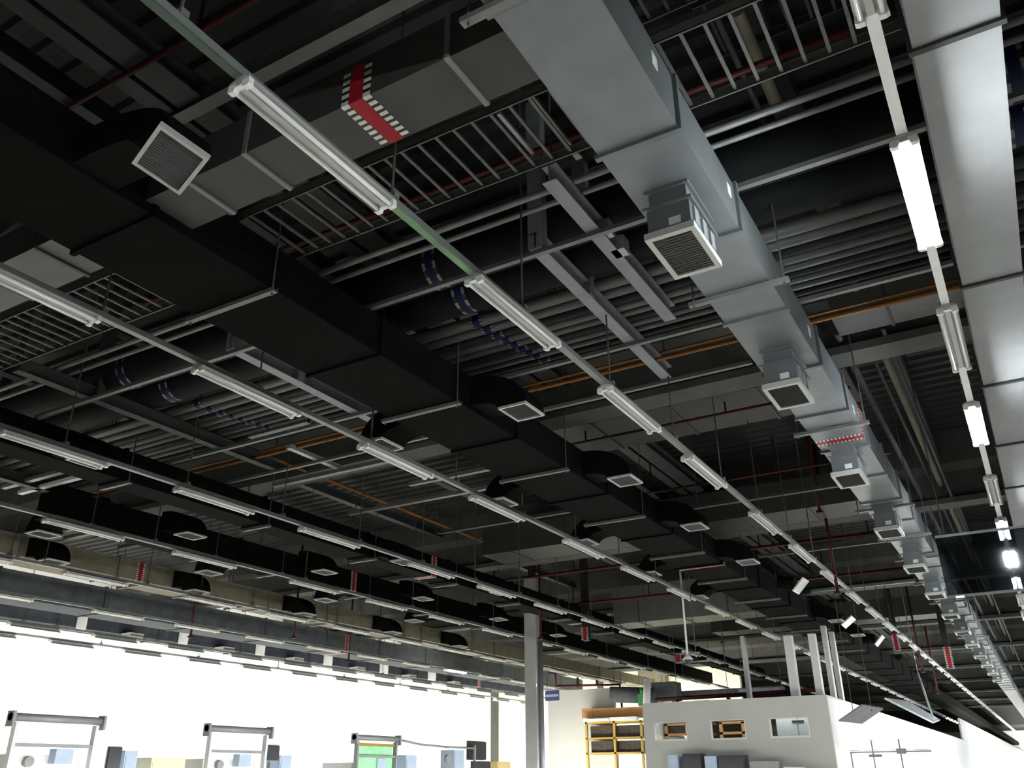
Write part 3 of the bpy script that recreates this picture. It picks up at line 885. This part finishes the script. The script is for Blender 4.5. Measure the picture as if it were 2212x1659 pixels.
# booth with three windows
FX0, FX1, FY, FZ = -10.92, -5.35, 26.6, 2.0
WIN = [(-10.58, -9.52, 0.98, 1.47), (-8.80, -7.74, 0.97, 1.45), (-7.04, -5.93, 0.98, 1.49)]
mb = MB()
mb.box(FX0, FX1, FY, FY + 0.12, 1.5, FZ).box(FX0, FX1, FY, FY + 0.12, -1.6, 0.96)
xs = [FX0] + [v for w in WIN for v in w[:2]] + [FX1]
for k in range(0, len(xs), 2):
    mb.box(xs[k], xs[k + 1], FY, FY + 0.12, 0.96, 1.5)
struct('wall_booth_front', mb, 'booth_wall', 'grey front wall of the booth with three windows')
struct('wall_booth_side', MB().box(FX1 - 0.12, FX1, FY + 0.12, 189.6, -1.6, FZ).box(FX1, FX1 + 0.03, FY - 0.01, FY + 0.1, -1.6, FZ + 0.02), 'booth_side', 'long white side wall of the booth')
struct('wall_line_side', MB().box(FX1 - 0.10, FX1 + 0.02, 68, 189.6, FZ, 3.4), 'booth_side', 'taller white wall continuing past the booth')
struct('wall_booth_end', MB().box(FX0, FX0 + 0.12, FY + 0.12, 48, -1.6, FZ), 'booth_wall')
struct('ceiling_booth', MB().box(FX0, FX1, FY, 189.6, FZ, FZ + 0.06), 'booth_wall')
for i, (a, b, z0, z1) in enumerate(WIN):
    w = thing('window_%d' % (i + 1), None, None, (a, FY, z0))
    w['kind'] = 'structure'
    W, Hh = b - a, 1.5 - z0
    MB().box(0, W, -0.02, 0.10, -0.02, 0.03).box(0, W, -0.02, 0.10, Hh - 0.03, Hh).box(0, 0.03, -0.02, 0.1, 0.03, Hh - 0.03).box(W - 0.03, W, -0.02, 0.1, 0.03, Hh - 0.03).build('window_frame', 'booth_side', w)
    MB().box(0.03, W - 0.03, 0.03, 0.04, 0.03, Hh - 0.03).build('pane', 'window_glass', w)
# inside the booth
for i, (x, y) in enumerate(((-10.75, 27.9), (-8.95, 27.9))):
    t = thing('storage_rack', 'orange storage rack seen through the %s booth window' % ORD[i], 'rack', (x, y, -1.6), 'racks in the booth')
    for px in (0.05, 0.75, 1.5):
        MB().box(px - 0.05, px + 0.05, 0, 0.08, 0, 3.1).build('upright', 'cardboard', t)
    for pz in (2.1, 2.75, 3.05):
        MB().box(0, 1.55, 0, 0.6, pz, pz + 0.07).build('shelf', 'cardboard', t)
    single('stock_crate', 'dark crate on the orange rack inside the %s booth window' % ORD[i], 'crate', MB().box(0, 0.6, 0, 0.45, 0, 0.43).box(0.04, 0.56, -0.015, 0, 0.05, 0.38), 'dark_stock', (x + 0.1, y + 0.1, 0.57))
    single('stock_crate', 'grey crate on the orange rack inside the %s booth window' % ORD[i], 'crate', MB().box(0, 0.6, 0, 0.45, 0, 0.33).box(0.04, 0.56, -0.015, 0, 0.05, 0.28), 'machine_grey', (x + 0.83, y + 0.1, 0.57))
t = thing('batten_lamp', 'lit batten lamp inside the booth behind its first window', 'lamp', (-10.2, 28.2, 1.12))
MB().box(0, 0.5, -0.05, 0.05, 0.03, 0.08).build('housing', 'lamp_white', t)
MB().tube((0.02, 0, 0), (0.48, 0, 0), 0.025, 8).build('tube', 'tube_on_warm', t)
single('booth_cabinet', 'tall grey cabinet filling the third booth window', 'cabinet', MB().box(0, 1.3, 0, 0.5, 0, 3.4).box(0.05, 0.6, -0.03, 0, 0.1, 3.3).box(0.65, 1.25, -0.03, 0, 0.1, 3.3), 'reflector', (-7.1, 27.6, -1.6))
for i, (x, w, z, h) in enumerate(((-6.62, 0.34, 1.40, 0.06), (-6.14, 0.28, 1.26, 0.2))):
    single('notice_board', 'dark %s on the cabinet in the third booth window' % ('bar' if i == 0 else 'square'), 'notice', MB().box(0, w, 0, 0.02, 0, h), 'screen_black', (x, 27.54, z), 'notices in the third window')
area('booth_fill', (-8.2, 27.25, 1.9), 5, 0.5, 70)  # added fill inside the booth, brightens the cabinet front
# ducts rising from the booth roof
for i, (x, y, w) in enumerate(((-6.32, 27.2, 0.24), (-5.62, 27.2, 0.2), (-5.45, 28.2, 0.14), (-5.5, 29.6, 0.14), (-8.2, 29, 0.12))):
    single('vent_riser', 'pale square vent riser on the booth roof, %s from its front wall' % ORD[i], 'vent riser', MB().box(-w / 2, w / 2, -0.12, 0.12, 0, 1.75 if i < 2 else 2.1), 'booth_side', (x, y, FZ + 0.06), 'vent risers')
t = thing('fire_main', 'thick dark red fire main over the booth roof', 'sprinkler pipe', (-13.4, 30, 2.42))
MB().tube((1.6, 0, 0), (7.6, 0, 0.06), 0.07, 10).build('pipe', 'red_pipe', t)
for k in (2.4, 4.2, 6.0):
    MB().tube((k, 0, 0), (k, 0, 3), 0.012, 6).build('hanger_rod', 'rod', t)
    MB().box(k - 0.05, k + 0.05, -0.08, 0.08, -0.34, -0.05).build('pipe_stand', 'dark_pipe', t)
t = thing('fire_pipe', 'rust red pipe stepping down in front of the cream wall', 'sprinkler pipe', (-20.2, 38.5, 3.95))
MB().path([(0, 0, 1.0), (0.05, 0, 0.0), (3.35, 0, -0.1), (3.4, 0, -1.1)], 0.05, 8).build('pipe', 'red_pipe', t)
for k in (1.2, 2.2):
    MB().box(k - 0.05, k + 0.05, -0.03, 0.03, -0.1, 0.33).build('hanger', 'dark_pipe', t)
t = thing('hanging_sign', 'small blue sign with a pale band hung beside the concrete column', 'sign', (-17.8, 33, 2.83))
MB().box(0, 0.64, 0, 0.03, 0, 0.39).build('board', 'blue_sign', t)
MB().box(0.03, 0.61, -0.004, 0, 0.15, 0.24).build('band', 'sign_ink', t)
for x in (0.1, 0.54):
    MB().tube((x, 0.015, 0.39), (x, 0.015, 4.22), 0.006, 6).build('hanger_wire', 'rod', t)

# clutter over the booth roof
single('round_duct', 'dark round duct lying above the yellow rack', 'air duct', MB().tube((0, 0, 0), (1.9, 0.6, -0.1), 0.34, 16), 'grey_wrap', (-16.9, 37.5, 3.35))
single('roof_unit', 'dark equipment box on a stand behind the booth roof', 'equipment', MB().box(0, 1.1, 0, 0.9, 0, 0.8).box(0.1, 0.2, 0.1, 0.2, -0.6, 0).box(0.9, 1.0, 0.1, 0.2, -0.6, 0), 'grey_wrap', (-15.5, 39, 3.1))
single('valve_box', 'small green valve box beside the dark round duct', 'valve', MB().box(0, 0.35, 0, 0.3, 0, 0.5).tube((0.17, 0.1, 0.5), (0.17, 0.1, 0.75), 0.09, 10), 'green_box', (-15.55, 37.42, 2.80))
single('air_filter', 'white upright cylinder over the booth front corner', 'filter', MB().tube((0, 0, -3.95), (0, 0, 0), 0.03, 8).tube((0, 0, 0), (0.08, 0, 0.75), 0.13, 14).ball((0.08, 0, 0.75), 0.13, 12), 'lamp_white', (-12.35, 30.5, 2.35))
for i, (x, y, z, a, b, c) in enumerate(((-10.8, 31, 2.06, 0.6, 0.4, 0.35), (-9.6, 32, 2.06, 0.9, 0.5, 0.3), (-7.9, 31, 2.06, 0.5, 0.4, 0.25), (-14.5, 40, 3.2, 2.6, 0.4, 0.35), (-13.2, 44, 3.6, 2.4, 0.4, 0.3))):
    single('roof_box', 'dark box among the clutter over the booth, %s from the booth front' % ORD[i], 'equipment', MB().box(0, a, 0, b, 0, c).box(0.05, a - 0.05, -0.02, 0, 0.05, c - 0.05), 'grey_wrap', (x, y, z), 'boxes over the booth')
single('wall_box', 'pale equipment box on the cream wall above the round duct', 'equipment', MB().box(0, 1.6, 0, 0.5, 0, 1.3).box(0.2, 1.4, -0.05, 0, 0.2, 1.1), 'tan_wrap', (-19.6, 47.4, 4.5))

# yellow rack
t = thing('pallet_rack', 'yellow storage rack with dark stock between partition and booth', 'rack', (-18.45, 38, -1.6))
for x in (0.04, 1.42, 2.72):
    MB().box(x - 0.05, x + 0.05, 0, 0.1, 0, 3.85).build('upright', 'yellow_paint', t)
for z in (2.5, 3.12, 3.78):
    MB().box(0.0, 2.76, 0, 0.9, z, z + 0.07).build('shelf', 'yellow_paint', t)
for (x, w, z, h, lab) in ((0.12, 1.2, 3.19, 0.5, 'upper shelf, partition end'), (1.5, 1.15, 3.19, 0.5, 'upper shelf, booth end'), (0.12, 1.2, 2.57, 0.48, 'lower shelf, partition end'), (1.5, 1.15, 2.57, 0.48, 'lower shelf, booth end')):
    single('stock_crate', 'dark crate of stock on the yellow rack, ' + lab, 'crate', MB().box(0, w, 0, 0.5, 0, h).box(0.05, w - 0.05, -0.015, 0, 0.05, h - 0.06), 'dark_stock', (-18.45 + x, 38.3, z - 1.6))
single('cardboard_box', 'long orange cardboard box lying on top of the yellow rack', 'box', MB().box(0, 2.4, 0, 0.8, 0, 0.42).box(-0.005, 0.12, -0.005, 0.8, 0, 0.42), 'cardboard', (-18.05, 38.05, 2.4))
single('cardboard_box', 'short orange cardboard box at the end of the yellow rack top', 'box', MB().box(0, 0.55, 0, 0.8, 0, 0.45).box(0.1, 0.3, -0.01, 0, 0.1, 0.3), 'cardboard', (-18.62, 38.05, 2.4))
single('plastic_wrap', 'folded pale plastic sheet on the yellow rack', 'plastic', MB().box(0, 2.6, 0, 0.3, 0, 0.14).box(0.2, 1.3, -0.05, 0, 0.0, 0.1), 'machine_white', (-18.4, 37.7, 2.26))

# ------------------------------------------------------------------ machines along the white wall
MX = -15.8


def machine(label, y0, y1, ztop, green=False):
    t = thing('winding_machine', label, 'machine', (MX, y0, -1.6), 'machines by the white wall')
    L = y1 - y0
    top = ztop + 1.6
    MB().tube((0, -0.1, top), (0, L + 0.1, top), 0.07, 14).build('top_roller', 'machine_grey', t)
    for yy in (-0.1, L + 0.06):
        MB().box(-0.10, 0.10, yy, yy + 0.05, top - 0.16, top + 0.10).build('roller_bracket', 'machine_grey', t)
    for yy in (0.0, L - 0.06):
        MB().box(-0.06, 0.06, yy, yy + 0.06, 0, top - 0.08).build('post', 'machine_white' if not green else 'machine_grey', t)
    MB().box(-0.04, 0.04, 0.06, L - 0.06, top - 0.48, top - 0.42).build('cross_bar', 'machine_grey', t)
    MB().box(-1.2, -0.2, 0.1, L - 0.1, 0, top - 0.6).build('body', 'machine_white', t)
    if green:
        MB().box(-0.10, -0.05, 0.12, L - 0.1, 0.4, top - 0.16).build('guard_window', 'machine_green', t)
        MB().box(-0.05, 0.02, 0.1, L - 0.1, top - 0.20, top - 0.13).build('warning_strip', 'yellow_paint', t)
    MB().box(-0.2, 0.0, L * 0.55, L * 0.55 + 0.35, top - 0.75, top - 0.5).build('control_panel', 'machine_blue', t)
    mb = MB().tube((-0.18, L * 0.3, top - 0.72), (-0.1, L * 0.3, top - 0.72), 0.09, 14)
    mb.build('dial', 'machine_grey', t)
    return t


machine('white machine with a long grey top roller, furthest along from the column', 9.55, 11.2, 1.02)
machine('white machine with a grey top roller, middle one of the three', 13.95, 15.65, 1.0)
machine('machine with a green guard window under its grey top roller', 18.85, 20.55, 0.97, True)


def monitor(label, y0, y1, z0, z1, dx=0.0, tilt=0.0):
    t = thing('monitor', label, 'monitor', (MX + dx, y0, z0), 'monitors by the machines', rot=(0, math.radians(tilt), 0))
    MB().box(-0.05, 0, 0, y1 - y0, 0, z1 - z0).build('screen', 'screen_black', t)
    MB().box(-0.06, -0.05, -0.02, y1 - y0 + 0.02, -0.02, z1 - z0 + 0.02).build('bezel', 'machine_grey', t)
    MB().tube((-0.08, (y1 - y0) / 2, 0.05), (-0.08, (y1 - y0) / 2, -z0 - 1.6), 0.03, 8).build('stand', 'machine_grey', t)
    return t


monitor('dark monitor standing beside the machine furthest from the column', 11.56, 11.84, 0.18, 0.57)
monitor('dark monitor standing beside the middle machine', 15.66, 16.1, 0.38, 0.70)
monitor('upper dark monitor of the pair near the concrete column', 24.2, 25.25, 0.5, 1.02)
monitor('lower dark monitor of the pair near the concrete column', 24.2, 25.25, 0.1, 0.44, dx=0.16)
for i, (y, w, z, m) in enumerate(((11.95, 0.3, 0.52, 'machine_blue'), (16.2, 0.38, 0.50, 'machine_blue'), (12.6, 0.85, 0.40, 'wall_cream'), (21.1, 0.5, 0.58, 'machine_blue'), (23.5, 0.55, 0.76, 'machine_blue'), (26.0, 0.85, 0.46, 'pale_yellow'))):
    single('machine_cabinet', '%s cabinet among the machines, %s counted from the camera end' % ({'machine_blue': 'pale blue', 'wall_cream': 'cream', 'pale_yellow': 'pale yellow'}[m], ORD[sorted([11.95, 16.2, 12.6, 21.1, 23.5, 26.0]).index(y)]), 'cabinet',
           MB().box(-0.5, 0, 0, w, 0, z + 1.6).box(0, 0.015, 0.03, w - 0.03, 0.2, z + 1.5), m, (MX - 0.05, y, -1.6), 'machine cabinets')
t = thing('guide_frame', 'light machine frame with a sagging bar before the dark monitors', 'machine frame', (MX + 0.1, 20.7, -1.6))
MB().path([(0, 0, 2.54), (0, 0.8, 2.46), (0, 2.2, 2.42), (0, 3.7, 2.42)], 0.03, 8).build('bar', 'machine_grey', t)
MB().box(-0.03, 0.03, 3.66, 3.74, 0, 2.5).build('post', 'galv_light', t)
MB().tube((-0.05, 2.25, 2.1), (0.03, 2.25, 2.1), 0.12, 16).build('reel', 'machine_grey', t)

# ------------------------------------------------------------------ assembly line beside the booth
t = thing('line_gantry', 'thin metal gantry over the assembly line before the white booth side', 'gantry', (-5.2, 28.0, -1.6))
MB().box(0, 2.15, -0.03, 0.03, 2.16, 2.20).box(0, 2.15, -0.03, 0.03, 2.22, 2.235).build('top_bar', 'machine_grey', t)
for x in (0.02, 0.62, 1.35):
    MB().box(x - 0.02, x + 0.02, -0.02, 0.02, 0, 2.5 if x > 0.5 else 2.16).build('post', 'machine_grey', t)
MB().box(1.25, 1.5, -0.06, 0.06, 2.12, 2.26).build('motor', 'machine_grey', t)
MB().box(0.5, 0.85, -0.05, 0.05, 2.05, 2.12).build('slider', 'machine_grey', t)
t = thing('shade_panel', 'ribbed grey panel hung aslant before the booth side wall', 'panel', (0, 0, 0))
P = [(-5.2, 27.0, 1.40), (-4.66, 27.4, 1.33), (-4.02, 27.4, 1.70), (-4.5, 27.0, 1.80)]
MB().slab(P, 0.05).build('panel', 'machine_grey', t)
mb = MB()
for k in range(1, 5):
    f = k / 5
    a = Vector(P[0]).lerp(Vector(P[1]), f)
    b = Vector(P[3]).lerp(Vector(P[2]), f)
    mb.tube(a, b, 0.022, 6)
mb.build('rib', 'machine_grey', t)
MB().tube((-4.3, 27.2, 1.6), (-4.3, 27.2, 7.06), 0.012, 6).build('hanger_rod', 'rod', t)
MB().tube((-4.8, 27.2, 1.4), (-4.8, 27.2, 7.06), 0.012, 6).build('hanger_rod', 'rod', t)
t = thing('shade_panel', 'long narrow grey panel sloping down beside the booth wall', 'panel', (0, 0, 0))
MB().slab([(-4.3, 29.8, 2.10), (-3.15, 30.6, 1.40), (-3.0, 31.0, 1.48), (-3.75, 30.6, 2.02)], 0.06).build('panel', 'galv_light', t)
MB().tube((-3.1, 30.6, 1.5), (-3.3, 30.6, 2.9), 0.03, 8).tube((-3.3, 30.6, 2.9), (-3.3, 30.6, 7.0), 0.008, 6).build('pole', 'galv_light', t)
t = thing('work_table', 'long bench with clutter along the booth front', 'bench', (-10.0, 25.6, -1.6))
MB().box(0, 4.2, 0, 0.7, 1.65, 1.70).build('bench_top', 'machine_white', t)
for x in (0.05, 4.1):
    MB().box(x, x + 0.06, 0.05, 0.65, 0, 1.65).build('leg', 'machine_grey', t)
for i, (x, w, z, m) in enumerate(((-9.9, 0.30, 0.55, 'machine_blue'), (-9.45, 0.55, 0.58, 'screen_black'), (-8.8, 0.35, 0.5, 'machine_blue'), (-8.4, 0.75, 0.52, 'screen_black'), (-7.5, 0.8, 0.35, 'machine_grey'), (-6.6, 0.5, 0.2, 'machine_white'))):
    single('bench_instrument', '%s instrument on the bench before the booth, %s along it' % ({'machine_blue': 'pale blue', 'screen_black': 'black', 'machine_grey': 'grey', 'machine_white': 'white'}[m], ORD[i]), 'instrument',
           MB().box(0, w, 0, 0.4, 0, z - 0.1).box(0.03, w - 0.03, -0.015, 0, 0.04, z - 0.16), m, (x, 25.8, 0.1), 'bench instruments')
